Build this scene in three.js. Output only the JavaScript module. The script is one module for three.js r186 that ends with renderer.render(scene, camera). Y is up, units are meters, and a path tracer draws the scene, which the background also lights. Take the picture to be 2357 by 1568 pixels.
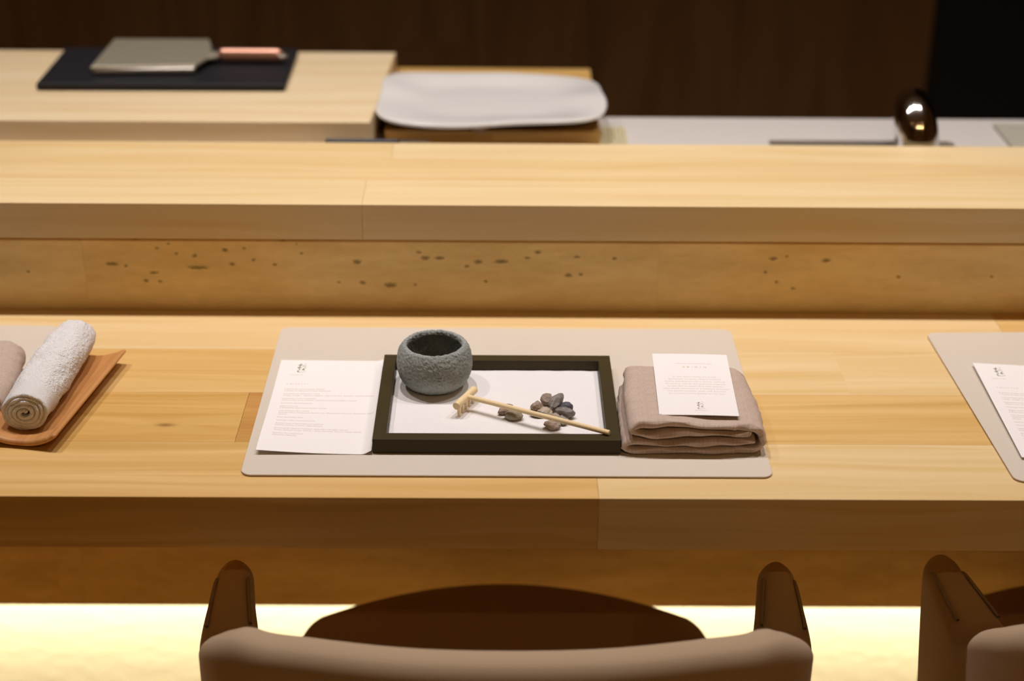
import * as THREE from 'three';
import { RoundedBoxGeometry } from 'three/addons/geometries/RoundedBoxGeometry.js';
import { RectAreaLightUniformsLib } from 'three/addons/lights/RectAreaLightUniformsLib.js';
import { mergeGeometries, mergeVertices, toCreasedNormals } from 'three/addons/utils/BufferGeometryUtils.js';
import { createNoise2D, createNoise3D } from 'simplex-noise';

// ------------------------------------------------------------------ camera, lights, exposure
// World: y up, metres, floor at y = 0. The dining counter's top is at Y0; x runs along the counter, +z towards the guests.
const Y0 = 0.75;
const scene = new THREE.Scene();
scene.background = new THREE.Color(0x000000);
const camera = new THREE.PerspectiveCamera(2 * Math.atan(784 / 3700) * 180 / Math.PI, 2357 / 1568, 0.05, 30);
camera.position.set(-0.0083, Y0 + 0.7029, 1.3093);
camera.rotation.set(-0.45712, -0.00968, 0.0093, 'YXZ');
camera.focus = 1.43;
camera.userData.fStop = 2.6;
scene.add(camera);

const renderer = new THREE.WebGLRenderer({ antialias: true });
renderer.toneMapping = THREE.LinearToneMapping;
renderer.toneMappingExposure = 1.0;
renderer.shadowMap.enabled = true;
RectAreaLightUniformsLib.init();

const CEIL = 2.6;
const SPOT_XS = [-0.92, -0.31, 0.29, 0.9], SPOT_Z = -0.22, SPOT_POWER = 4.9;   // row of downlights above the bar
const FILL_SPOTS = [[-1.1, 1.45], [1.1, 1.45]], FILL_POWER = 6;                   // unseen downlights added over the guests' side as warm fill
const SPOT_COLOR = new THREE.Color().setRGB(0.93, 0.865, 0.855);
const FILL_COLOR = new THREE.Color().setRGB(1.0, 0.62, 0.26), WASH_FILL_SPOTS = [[0.15, 2.1], [1.3, 2.1]], WASH_FILL_POWER = 1.7;   // unseen warm spots added to brighten the bar's upright faces
const STRIP_COLOR = new THREE.Color().setRGB(1.0, 0.94, 0.69), STRIP_POWER = 70;

// ------------------------------------------------------------------ helpers
function rng(seed) { let a = seed >>> 0; return () => { a = (a + 0x6d2b79f5) | 0; let t = Math.imul(a ^ (a >>> 15), 1 | a); t = (t + Math.imul(t ^ (t >>> 7), 61 | t)) ^ t; return ((t ^ (t >>> 14)) >>> 0) / 4294967296; }; }
const N2 = createNoise2D(rng(11)), N3 = createNoise3D(rng(12));
const fbm3 = (x, y, z, o = 4) => { let s = 0, a = 0.5, f = 1; for (let i = 0; i < o; i++) { s += a * N3(x * f, y * f, z * f); a *= 0.5; f *= 2.03; } return s; };
const fbm2 = (x, y, o = 4) => { let s = 0, a = 0.5, f = 1; for (let i = 0; i < o; i++) { s += a * N2(x * f, y * f); a *= 0.5; f *= 2.03; } return s; };
const clamp = THREE.MathUtils.clamp, lerp = THREE.MathUtils.lerp, smooth = THREE.MathUtils.smoothstep;
const used = {};
function numbered(n) { const k = used[n] = (used[n] ?? -1) + 1; return k ? `${n}_${String(k).padStart(3, '0')}` : n; }
function shadows(o) { o.traverse((m) => { if (m.isMesh) { m.castShadow = true; m.receiveShadow = true; } }); return o; }
function thing(name, label, category, pos = [0, 0, 0], turn = 0, group) {
  const g = new THREE.Group(); g.name = numbered(name); g.position.set(...pos); g.rotation.y = turn;
  g.userData = { label, category }; if (group) g.userData.group = group;
  scene.add(g); return g;
}
function solo(name, geo, mat, label, category, pos = [0, 0, 0], turn = 0, group) {
  const m = new THREE.Mesh(geo, mat); m.name = numbered(name); m.position.set(...pos); m.rotation.y = turn;
  m.userData = { label, category }; if (group) m.userData.group = group;
  scene.add(shadows(m)); return m;
}
function part(name, geo, mat, parent, label) {
  const m = new THREE.Mesh(geo, mat); m.name = numbered(name); if (label) m.userData.label = label;
  parent.add(shadows(m)); return m;
}
function struct(name, geo, mat) {
  const m = geo ? new THREE.Mesh(geo, mat) : new THREE.Group(); m.name = name; m.userData.kind = 'structure'; scene.add(shadows(m)); return m;
}
function copy(o, label, pos, turn = 0) {
  const c = o.clone(); c.name = numbered(o.name.replace(/_\d{3}$/, '')); c.userData = { ...o.userData, label };
  c.position.set(...pos); c.rotation.y = turn; scene.add(c); return c;
}
// box between two corners, with softened edges
function box(x0, y0, z0, x1, y1, z1, r = 0.0008, seg = 2) {
  const w = x1 - x0, h = y1 - y0, d = z1 - z0;
  const g = new RoundedBoxGeometry(w, h, d, seg, Math.min(r, w / 2.01, h / 2.01, d / 2.01));
  g.translate((x0 + x1) / 2, (y0 + y1) / 2, (z0 + z1) / 2); return g;
}
// box-project uv in metres scaled to the texture's size (sx along the grain, sy across); grain: 'x', 'y' or 'z'
function boxUV(g, sx, sy, ox = 0, oy = 0, grain = 'x', skew = 0) {
  g = g.index ? g.toNonIndexed() : g;
  const p = g.attributes.position, n = p.count, uv = new Float32Array(n * 2);
  const a = new THREE.Vector3(), b = new THREE.Vector3(), c = new THREE.Vector3(), e = new THREE.Vector3();
  for (let i = 0; i < n; i += 3) {
    a.fromBufferAttribute(p, i); b.fromBufferAttribute(p, i + 1); c.fromBufferAttribute(p, i + 2);
    e.copy(b).sub(a).cross(c.clone().sub(a));
    const ax = Math.abs(e.x), ay = Math.abs(e.y), az = Math.abs(e.z);
    for (let k = 0; k < 3; k++) {
      const x = p.getX(i + k), y = p.getY(i + k), z = p.getZ(i + k);
      let u, v;
      if (grain === 'x') { if (ax > ay && ax > az) { u = z * 0.3; v = y; } else { u = x; v = ay >= az ? z : y + skew * z; } }
      else if (grain === 'y') { if (ay > ax && ay > az) { u = z * 0.3; v = x; } else { u = y; v = az >= ax ? x : z; } }
      else { if (az > ax && az > ay) { u = x * 0.3; v = y; } else { u = z; v = ay >= ax ? x : y; } }
      uv[2 * (i + k)] = u * sx + ox; uv[2 * (i + k) + 1] = v * sy + oy;
    }
  }
  g.setAttribute('uv', new THREE.BufferAttribute(uv, 2)); return g;
}
function dataTex(w, h, fn, srgb = true) {
  const d = new Uint8Array(w * h * 4), o = [0, 0, 0];
  for (let j = 0; j < h; j++) for (let i = 0; i < w; i++) {
    fn(i, j, o); const k = (j * w + i) * 4;
    d[k] = clamp(o[0], 0, 255); d[k + 1] = clamp(o[1], 0, 255); d[k + 2] = clamp(o[2], 0, 255); d[k + 3] = 255;
  }
  const t = new THREE.DataTexture(d, w, h); t.magFilter = THREE.LinearFilter; t.minFilter = THREE.LinearFilter;
  t.wrapS = t.wrapT = THREE.RepeatWrapping; if (srgb) t.colorSpace = THREE.SRGBColorSpace; t.needsUpdate = true; return t;
}
// wood: a board face, LX metres along the grain by LY across
const WLX = 1.6, WLY = 0.1;
function woodTex(seed, light, dark, { band = 1, line = 1, streak = 0.3, streakCol = [186, 148, 62], knots = [], w = 1600, h = 200, LX = WLX, LY = WLY } = {}) {
  const s = seed * 17.31;
  return dataTex(w, h, (i, j, o) => {
    const X = i / w * LX, Y = j / h * LY;
    let kx = 0, kd = 0;
    for (const [px, py, r] of knots) { const dx = (X - px) / 2.6, dy = Y - py, q = Math.hypot(dx, dy); kx += Math.exp(-((q / (r * 3)) ** 2)) * Math.sign(dy || 1) * r * 2.2; kd += Math.exp(-((q / (r * 0.7)) ** 2)); }
    const Yw = Y + 0.010 * N2(X * 1.3 + s, Y * 9) + 0.003 * N2(X * 4 + s, Y * 30 + 5) + kx;
    const b = 0.5 + 0.5 * fbm2(X * 1.1 + s, Yw * 42 + s, 3) * 1.5 * band;
    const rings = Math.sin(Yw * 900 + 6 * N2(X * 0.8 + s, Yw * 14)) * 0.5 * (0.5 + 0.5 * N2(X * 2 - s, Yw * 60));
    const fine = N2(X * 9 + s, Y * 1500) * 0.5 + N2(X * 40, Y * 2600 + s) * 0.35;
    const f = clamp(b + 0.16 * line * rings + 0.10 * line * fine, -0.3, 1.3);
    const st = streak * smooth(N2(X * 1.5 - s, Yw * 30 + 40 + s), 0.35, 0.9);
    for (let c = 0; c < 3; c++) { let v = lerp(light[c], dark[c], f); v = lerp(v, streakCol[c], st); o[c] = lerp(v, [92, 54, 22][c], clamp(kd * 0.5, 0, 0.5)) + (N2(i * 0.9, j * 0.9 + s)) * 1.5; }
  });
}
const std = (o) => new THREE.MeshStandardMaterial(o);
const phy = (o) => new THREE.MeshPhysicalMaterial(o);

// ------------------------------------------------------------------ materials
const WOODS = {
  pale: woodTex(1, [233, 207, 158], [221, 187, 128], { band: 0.8, line: 0.8, streak: 0.25, streakCol: [205, 162, 84] }),
  cream: woodTex(2, [236, 212, 166], [226, 196, 142], { band: 0.7, line: 0.7, streak: 0.2, streakCol: [210, 168, 92] }),
  honey: woodTex(3, [220, 181, 112], [200, 154, 80], { band: 0.9, line: 1, streak: 0.5, streakCol: [190, 146, 66], knots: [[0.615, 0.052, 0.0042], [1.36, 0.03, 0.003]] }),
  gold: woodTex(4, [226, 189, 126], [208, 165, 94], { band: 1.0, line: 1.1, streak: 0.45, streakCol: [188, 146, 70] }),
  brown: woodTex(5, [206, 156, 90], [182, 128, 64], { band: 1, line: 1.2, streak: 0.2 }),
};
const woodMat = {};
for (const k in WOODS) woodMat[k] = phy({ map: WOODS[k], roughness: 0.5, specularIntensity: 0.6 });
const hinoki = phy({ map: woodTex(6, [236, 216, 178], [224, 196, 148], { band: 0.8, line: 0.7, streak: 0.15 }), roughness: 0.55 });
const darkWalnut = std({ map: woodTex(7, [112, 80, 44], [90, 61, 30], { band: 0.9, line: 1, streak: 0.2, streakCol: [58, 36, 18] }), roughness: 0.55 });
const dishWood = phy({ map: woodTex(8, [206, 150, 92], [182, 122, 66], { band: 0.6, line: 1.6, streak: 0.1 }), roughness: 0.48 });
const rakeWood = std({ map: woodTex(9, [244, 222, 176], [232, 202, 146], { band: 0.6, line: 1.6, streak: 0.1 }), roughness: 0.6 });

// stone: honed beige travertine with pits (x, y in metres inside the sheet, radii in mm)
function stoneTex(seed, LX, LY, w, h, pits) {
  const s = seed * 9.7, P = pits.map(([x, y, r, q]) => [x, y, r * 0.82 / 1000, q ?? 1.6]);
  const R = rng(seed + 77);
  for (let i = 0; i < LX * 8; i++) P.push([R() * LX, LY * (0.1 + 0.85 * R()), 0.0005 + 0.0009 * R(), 1 + R()]);
  const cells = new Map(), CS = 0.03;
  for (const q of P) { const k = Math.floor(q[0] / CS); for (let d = -1; d <= 1; d++) { if (!cells.has(k + d)) cells.set(k + d, []); cells.get(k + d).push(q); } }
  const pit = (X, Y) => { let m = 0; for (const [px, py, r, q] of cells.get(Math.floor(X / CS)) ?? []) { const e = Math.hypot((X - px) / q, (Y - py) * 1.05) / r + 0.45 * N2(X * 420, Y * 420); m = Math.max(m, 1 - smooth(e, 0.35, 1.45)); } return m; };
  const map = dataTex(w, h, (i, j, o) => {
    const X = i / w * LX, Y = j / h * LY;
    const c = 0.5 + 0.6 * fbm2(X * 5 + s, Y * 24, 4) + 0.25 * fbm2(X * 34, Y * 90 + s, 3);
    const m = pit(X, Y);
    const L = [242, 214, 152], D = [220, 188, 124], K = [120, 102, 54];
    for (let k = 0; k < 3; k++) o[k] = lerp(lerp(L[k], D[k], c), K[k], m * 0.72) + N2(i * 0.7, j * 0.7) * 2;
  });
  const bump = dataTex(w, h, (i, j, o) => { const X = i / w * LX, Y = j / h * LY; o[0] = o[1] = o[2] = 215 + 14 * fbm2(X * 150, Y * 220, 3) - 120 * pit(X, Y); }, false);
  return std({ map, bumpMap: bump, bumpScale: 0.0025, roughness: 0.62 });
}
// (x relative to the joint at -0.427, y above the counter)
const riserPits = [];
for (const [px, py, r, q] of [[257, 612, 2.2, 3], [288, 616, 1.4, 1.5], [331, 649, 2, 1.4], [364, 651, 1.3, 2], [351, 631, 1.4, 4], [407, 589, 1.6, 1.2], [448, 593, 1.9, 1.3], [453, 619, 2.2, 5], [519, 580, 2.4, 1.3], [533, 611, 2, 1.6], [583, 602, 1.4, 1.6], [631, 612, 1.3, 2],
  [821, 605, 2.6, 1.7], [896, 656, 3.1, 2.2], [832, 651, 2, 1.6], [978, 595, 2.6, 1.7], [1011, 595, 2, 2.4], [1100, 603, 2.6, 1.8], [1153, 602, 2.2, 3.5], [1309, 632, 2.2, 1.8], [1337, 630, 1.6, 1.6], [1237, 581, 1.7, 2], [1214, 594, 1.4, 2], [1327, 591, 1.2, 3], [1414, 594, 1.6, 1.4],
  [56, 656, 1.6, 1.2], [23, 627, 1.5, 1.6], [363, 577, 1.2, 1.5], [390, 567, 1.3, 1.5], [1073, 613, 1.6, 1.6], [964, 583, 1.4, 1.6], [311, 555, 1.6, 2], [651, 552, 1.8, 2]]) riserPits.push([(px - 1165.6) / 2276 + 0.6, (715 - py) / 2010, r, q]);
const riserPits2 = [];
for (const [px, py, r, q] of [[1780, 593, 2.2, 2], [1903, 596, 2.4, 1.9], [1793, 645, 1.7, 1.3], [1764, 623, 1.5, 1.3], [2291, 630, 1.3, 1.2], [1811, 588, 1.1, 1.6]]) riserPits2.push([(px - 1165.6) / 2276 + 0.1, (715 - py) / 2010, r, q]);
const stoneA = stoneTex(1, 0.8, 0.09, 2000, 225, riserPits), stoneB = stoneTex(2, 0.8, 0.09, 1600, 180, riserPits2);
const stoneC = stoneTex(3, 0.9, 0.34, 1100, 416, [[0.3, 0.285, 2.6, 3], [0.33, 0.288, 2.2, 1.4], [0.345, 0.272, 2.8, 2.6], [0.37, 0.272, 2, 1.4], [0.5, 0.22, 2, 3]]);

const plaster = std({ color: new THREE.Color().setRGB(0.74, 0.68, 0.52), roughness: 0.95, bumpMap: dataTex(512, 512, (i, j, o) => { o[0] = o[1] = o[2] = 128 + 90 * fbm2(i * 0.02, j * 0.035, 4); }, false), bumpScale: 0.0015 });
const roomPaint = std({ color: new THREE.Color().setRGB(0.26, 0.15, 0.065), roughness: 0.9 });
const ceilPaint = std({ color: new THREE.Color().setRGB(0.28, 0.19, 0.10), roughness: 0.9 });
const floorMat = std({ map: woodTex(10, [216, 172, 108], [194, 146, 82], { band: 1, line: 1 }), roughness: 0.6 });

const leather = phy({ color: new THREE.Color().setRGB(0.66, 0.585, 0.485), roughness: 0.62, specularIntensity: 0.5, bumpMap: dataTex(256, 256, (i, j, o) => { o[0] = o[1] = o[2] = 128 + 60 * N2(i * 0.16, j * 0.16) + 40 * N2(i * 0.4, j * 0.4); }, false), bumpScale: 0.00012 });
const leatherEdge = std({ color: new THREE.Color().setRGB(0.42, 0.27, 0.18), roughness: 0.75 });
const blackWood = phy({ color: new THREE.Color().setRGB(0.052, 0.038, 0.014), roughness: 0.5, specularIntensity: 0.35 });
const sandMat = std({ color: new THREE.Color().setRGB(0.88, 0.85, 0.83), roughness: 0.9, bumpMap: dataTex(512, 512, (i, j, o) => { const R = Math.sin(i * 127.1 + j * 311.7) * 43758.5453; o[0] = o[1] = o[2] = 255 * (R - Math.floor(R)); }, false), bumpScale: 0.00025 });

// woven cloth
const weaveMap = dataTex(256, 256, (i, j, o) => {
  const a = i / 16, b = j / 16, over = (Math.floor(a) + Math.floor(b)) % 2, u = a % 1 - 0.5, v = b % 1 - 0.5;
  const hgt = over ? Math.sqrt(Math.max(0, 0.25 - v * v)) * 2 : Math.sqrt(Math.max(0, 0.25 - u * u)) * 2;
  const q = 0.76 + 0.24 * hgt, m = 1 + 0.06 * N2(Math.floor(a) * 3.1, Math.floor(b) * 2.3) + (over ? 0.03 : -0.02);
  o[0] = 216 * q * m; o[1] = 192 * q * m; o[2] = 175 * q * m;
});
const weaveBump = dataTex(256, 256, (i, j, o) => { const a = i / 16, b = j / 16, over = (Math.floor(a) + Math.floor(b)) % 2, u = a % 1 - 0.5, v = b % 1 - 0.5; const k = over ? Math.cos(u * 3.1) * Math.sqrt(Math.max(0, 0.25 - v * v)) * 2 : Math.cos(v * 3.1) * Math.sqrt(Math.max(0, 0.25 - u * u)) * 2; o[0] = o[1] = o[2] = 40 + 200 * k; }, false);
const linen = phy({ map: weaveMap, bumpMap: weaveBump, bumpScale: 0.00028, roughness: 0.85, sheen: 0.3, sheenColor: new THREE.Color(0.9, 0.85, 0.8), sheenRoughness: 0.5 });
const terry = phy({ color: new THREE.Color().setRGB(0.90, 0.87, 0.84), roughness: 1, sheen: 0.4, sheenColor: new THREE.Color(1, 0.97, 0.94), sheenRoughness: 0.7, bumpMap: dataTex(512, 512, (i, j, o) => { o[0] = o[1] = o[2] = 128 + 70 * N2(i * 0.12, j * 0.12) + 60 * N2(i * 0.3, j * 0.3); }, false), bumpScale: 0.0009 });
const upholstery = phy({ color: new THREE.Color().setRGB(0.43, 0.31, 0.195), roughness: 0.9, sheen: 0.25, sheenColor: new THREE.Color(0.7, 0.55, 0.38), sheenRoughness: 0.5, bumpMap: dataTex(128, 128, (i, j, o) => { o[0] = o[1] = o[2] = 128 + 100 * N2(i * 0.35, j * 0.35); }, false), bumpScale: 0.0003 });
const shadedUpholstery = upholstery.clone(); shadedUpholstery.color = new THREE.Color().setRGB(0.25, 0.165, 0.1);  // same upholstery, darkened to paint in the shade on the seat
const pipingMat = std({ color: new THREE.Color().setRGB(0.27, 0.2, 0.145), roughness: 0.9 });
const chairLeg = std({ color: new THREE.Color().setRGB(0.16, 0.09, 0.045), roughness: 0.5 });
const chrome = std({ color: new THREE.Color().setRGB(0.80, 0.79, 0.77), metalness: 1, roughness: 0.1 });
const steel = std({ color: new THREE.Color().setRGB(0.62, 0.58, 0.52), metalness: 1, roughness: 0.3 });
const darkSteel = std({ color: new THREE.Color().setRGB(0.12, 0.12, 0.125), metalness: 0.6, roughness: 0.45 });
const greyStone = phy({ color: new THREE.Color().setRGB(0.68, 0.635, 0.585), roughness: 0.35 });

// ------------------------------------------------------------------ the room
struct('floor', boxUV(box(-2.7, -0.1, -1.65, 2.7, 0, 3.1, 0.001), 1 / WLX, 1 / WLY), floorMat);
struct('wall_left', box(-2.7, 0, -1.65, -2.6, CEIL, 3.1, 0.001), roomPaint);
struct('wall_right', box(2.6, 0, -1.65, 2.7, CEIL, 3.1, 0.001), roomPaint);
struct('wall_front', box(-2.6, 0, 3.0, 2.6, CEIL, 3.1, 0.001), roomPaint);
{ // back wall: tall dark panels up to a darker recess on the right
  const w = struct('wall_back');
  part('backing', box(-2.6, 0, -1.65, 2.6, CEIL, -1.545, 0.001), std({ color: 0x0a0705, roughness: 0.9 }), w);
  const xs = [-2.6, -2.25, -1.9, -1.56, -1.21, -0.87, -0.52, -0.4, -0.055, 0.155, 0.42, 0.768];
  xs.slice(0, -1).forEach((x, i) => part('panel', boxUV(box(x + 0.0006, 0.0, -1.545, xs[i + 1] - 0.0006, CEIL, -1.52 + 0.0005 * (i % 2), 0.0008), 1 / WLX, 1 / WLY / 3, i * 0.37, i * 0.21, 'y'), darkWalnut, w));
}
const ceiling = struct('ceiling');
part('board', box(-2.7, CEIL, -1.65, 2.7, CEIL + 0.1, 3.1, 0.001), ceilPaint, ceiling);
{ // downlights let into the ceiling, the bar row and the added fill lamps: white trim ring and a glowing lens with the lamp right under it
  const ring = new THREE.LatheGeometry([[0.034, 0], [0.05, 0], [0.052, -0.003], [0.047, -0.007], [0.036, -0.006], [0.034, 0]].map((p) => new THREE.Vector2(...p)), 40);
  const lens = new THREE.CylinderGeometry(0.033, 0.033, 0.003, 32);
  const white = std({ color: 0xd8d4cc, roughness: 0.5 }), glow = std({ color: 0x000000, emissive: SPOT_COLOR, emissiveIntensity: 45 });
  const fillGlow = std({ color: 0x000000, emissive: FILL_COLOR, emissiveIntensity: 25 });
  const add = (x, z, power, angle, col = SPOT_COLOR, lensMat = glow, tx = x, ty = 0, tz = z + 0.02) => {
    const r = part('downlight', ring, white, ceiling); r.position.set(x, CEIL, z);
    const l = new THREE.Mesh(lens, lensMat); l.name = 'lens'; l.position.y = -0.0035; r.add(l);
    const s = new THREE.SpotLight(col, power, 0, angle, 0.7, 2); s.position.set(x, CEIL - 0.008, z); s.target.position.set(tx, ty, tz);
    s.castShadow = true; s.shadow.radius = 1.4; s.shadow.mapSize.set(1024, 1024); scene.add(s, s.target);
  };
  for (const x of SPOT_XS) add(x, SPOT_Z, SPOT_POWER, 0.78);
  for (const [x, z] of FILL_SPOTS) add(x, z, FILL_POWER, 0.36, FILL_COLOR, fillGlow);
  for (const [x, z] of WASH_FILL_SPOTS) add(x, z, WASH_FILL_POWER, 0.6, FILL_COLOR, fillGlow, x * 0.5 + 0.1, Y0 + 0.1, -0.1);
}

// ------------------------------------------------------------------ the bar: dining counter, stone riser, upper ledge, stone apron, lit wall below
function plankRow(parent, z0, z1, y0, y1, segs, gap = 0.00008) {   // segs: [x0, x1, wood, v offset]
  segs.forEach(([x0, x1, w, off], i) => part('plank', boxUV(box(x0 + gap, y0, z0 + gap, x1 - gap, y1, z1 - gap, 0.0004, 2), 1 / WLX, 1 / WLY, off ?? i * 0.413, (off ?? i) * 1.7), woodMat[w], parent));
}
const counter = thing('dining_counter', 'long pale timber counter set with placemats, made of wide jointed planks', 'counter', [0, Y0, 0]);
plankRow(counter, -0.1985, -0.098, -0.05, 0, [[-1.7, -0.61, 'gold', 0.1], [-0.61, 0.5, 'pale', 0.55], [0.5, 1.7, 'gold', 0.2]]);
plankRow(counter, -0.098, -0.008, -0.05, 0, [[-1.7, -0.9, 'pale', 0.3], [-0.9, 0.19, 'gold', 0.62], [0.19, 1.7, 'pale', 0.8]]);
plankRow(counter, -0.008, 0.084, -0.05, 0, [[-1.7, -0.2385, 'honey', 0.575], [-0.2385, 0.21, 'brown', 0.3], [0.21, 1.7, 'gold', 0.7]]);
plankRow(counter, 0.084, 0.1756, -0.05, 0, [[-1.7, -0.72, 'pale', 0.5], [-0.72, 0.0757, 'gold', 0.35], [0.0757, 1.1, 'pale', 0.05], [1.1, 1.7, 'gold', 0.9]]);

const riser = thing('stone_riser', 'low pitted beige stone band between the dining counter and the upper ledge', 'stone', [0, Y0, 0]);
part('stone_panel', boxUV(box(-1.7, 0, -0.207, -1.2002, 0.0767, -0.187, 0.0003), 1 / 0.8, 1 / 0.09, 0.1, 0), stoneA, riser);
part('stone_panel', boxUV(box(-1.2, 0, -0.207, -0.42765, 0.0767, -0.187, 0.0003), 1 / 0.8, 1 / 0.09, 0.35, 0), stoneB, riser);
part('stone_panel', boxUV(box(-0.4276, 0, -0.207, 0.1541, 0.0767, -0.187, 0.0003), 1 / 0.8, 1 / 0.09, 0.6 / 0.8, 0), stoneA, riser);
part('stone_panel', boxUV(box(0.15415, 0, -0.207, 0.86, 0.0767, -0.1872, 0.0003), 1 / 0.8, 1 / 0.09, 0.1 / 0.8, 0), stoneB, riser);
part('stone_panel', boxUV(box(0.8602, 0, -0.207, 1.7, 0.0767, -0.187, 0.0003), 1 / 0.8, 1 / 0.09, 0.2, 0), stoneA, riser);

const ledge = thing('upper_ledge', 'raised timber ledge between the guests and the kitchen, made of narrow planks', 'ledge', [0, Y0, 0]);
plankRow(ledge, -0.245, -0.175, 0.084, 0.1214, [[-1.7, -0.9, 'pale', 0.2], [-0.9, -0.1437, 'cream', 0.85], [-0.1437, 0.95, 'cream', 0.15], [0.95, 1.7, 'pale', 0.6]]);
plankRow(ledge, -0.31, -0.245, 0.084, 0.1214, [[-1.7, -0.62, 'gold', 0.15], [-0.62, 0.8, 'pale', 0.42], [0.8, 1.7, 'pale', 0.5]]);
plankRow(ledge, -0.36, -0.31, 0.084, 0.1214, [[-1.7, -0.123, 'pale', 0.42], [-0.123, 0.9, 'cream', 0.7], [0.9, 1.7, 'gold', 0.1]]);
part('backing', box(-1.7, 0.03, -0.345, 1.7, 0.0838, -0.208, 0.001), darkWalnut, ledge, 'dark core under the ledge');

const apron = thing('stone_apron', 'pitted beige stone panels hanging under the front of the dining counter', 'stone', [0, Y0, 0]);
const apX = [-1.7, -1.37, -0.4687, 0.43, 1.33, 1.7];
for (let i = 0; i < 5; i++) part('stone_panel', boxUV(box(apX[i] + 0.00003, -0.363, -0.2, apX[i + 1] - 0.00003, -0.0505, -0.18, 0.0003), 1 / 0.9, 1 / 0.34, [0.2, 0.55, 0.52, 0.1, 0.4][i], 0.363 / 0.34), stoneC, apron);

{ // plastered wall under the bar, set back behind the stone, washed by an LED strip
  const g = new THREE.BoxGeometry(3.6, Y0 - 0.051, 0.06, 1, 1, 1); g.translate(0, (Y0 - 0.051) / 2, -0.315);
  struct('wall_under_bar', boxUV(g, 2, 2), plaster);
  const strip = thing('light_strip', 'glowing strip hidden behind the lower edge of the stone apron, washing the wall below', 'light', [0, Y0 - 0.353, -0.2035]);
  part('channel', box(-1.66, 0.0045, -0.012, 1.66, 0.009, 0.003, 0.0005), std({ color: 0x9a9a98, metalness: 0.8, roughness: 0.4 }), strip);
  part('glowing_lens', box(-1.65, 0.0, -0.011, 1.65, 0.0045, 0.002, 0.0005), std({ color: 0x000000, emissive: STRIP_COLOR, emissiveIntensity: 12 }), strip);
  const a = new THREE.RectAreaLight(STRIP_COLOR, STRIP_POWER, 3.3, 0.012); a.position.set(0, Y0 - 0.3545, -0.21); a.lookAt(0, Y0 - 0.3545 - 1, -0.21 - 0.3); scene.add(a);
}

// ------------------------------------------------------------------ kitchen side
const work = thing('kitchen_worktop', 'pale grey worktop of the kitchen behind the ledge, with a sunken sink', 'worktop', [0, Y0, 0]);
{
  const s = new THREE.Shape([[-1.6, 0.362], [1.6, 0.362], [1.6, 0.565], [0.1, 0.565], [0.1, 0.71], [-1.6, 0.71]].map((p) => new THREE.Vector2(...p)));
  s.holes.push(new THREE.Path([[0.306, 0.434], [0.306, 0.483], [0.312, 0.489], [0.519, 0.489], [0.525, 0.483], [0.525, 0.434]].map((p) => new THREE.Vector2(...p))));
  const g = new THREE.ExtrudeGeometry(s, { depth: 0.028, bevelEnabled: true, bevelSize: 0.0015, bevelThickness: 0.0015, bevelSegments: 2 });
  g.rotateX(-Math.PI / 2); g.translate(0, 0.055, 0); part('slab', g, greyStone, work);
  const b = [box(0.304, -0.08, -0.488, 0.527, -0.077, -0.432, 0.0005), box(0.304, -0.08, -0.491, 0.527, 0.054, -0.4885, 0.0005), box(0.304, -0.08, -0.4325, 0.527, 0.054, -0.430, 0.0005), box(0.302, -0.08, -0.491, 0.3045, 0.054, -0.430, 0.0005), box(0.5265, -0.08, -0.491, 0.529, 0.054, -0.430, 0.0005)];
  part('sink_basin', mergeGeometries(b), darkSteel, work, 'dark metal sink basin');
  part('cabinet', mergeGeometries([box(-1.6, -Y0, -0.56, 0.29, 0.0535, -0.364, 0.002), box(0.54, -Y0, -0.56, 1.6, 0.0535, -0.364, 0.002), box(-1.6, -Y0, -0.7, 0.09, 0.0535, -0.562, 0.002), box(0.292, -Y0, -0.56, 0.538, -0.09, -0.364, 0.002)]), darkWalnut, work, 'dark cabinet below the grey slab');
}
{ // chef's thick block board, one end cut a little askew
  const s = new THREE.Shape([[-1.2, 0.414], [-0.154, 0.414], [-0.142, 0.69], [-1.2, 0.69]].map((p) => new THREE.Vector2(...p)));
  let g = new THREE.ExtrudeGeometry(s, { depth: 0.040, bevelEnabled: true, bevelSize: 0.0012, bevelThickness: 0.0012, bevelSegments: 2 });
  g.rotateX(-Math.PI / 2); g.translate(0, 0.0012, 0);
  const t = thing('chopping_block', 'thick pale wooden block board carrying the black board and the grater', 'board', [0, Y0 + 0.0848, 0]);
  part('block', boxUV(g, 1 / WLX, 1 / WLY / 1.6), hinoki, t);
}
{ // black board on the block
  const g = new RoundedBoxGeometry(0.292, 0.009, 0.153, 4, 0.003);
  solo('cutting_board', g, phy({ color: new THREE.Color().setRGB(0.013, 0.012, 0.014), roughness: 0.6, specularIntensity: 0.6 }), 'thin black cutting board lying on the pale wooden block', 'board', [-0.4075, Y0 + 0.1278 + 0.0047, -0.597], 0.01);
}
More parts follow.
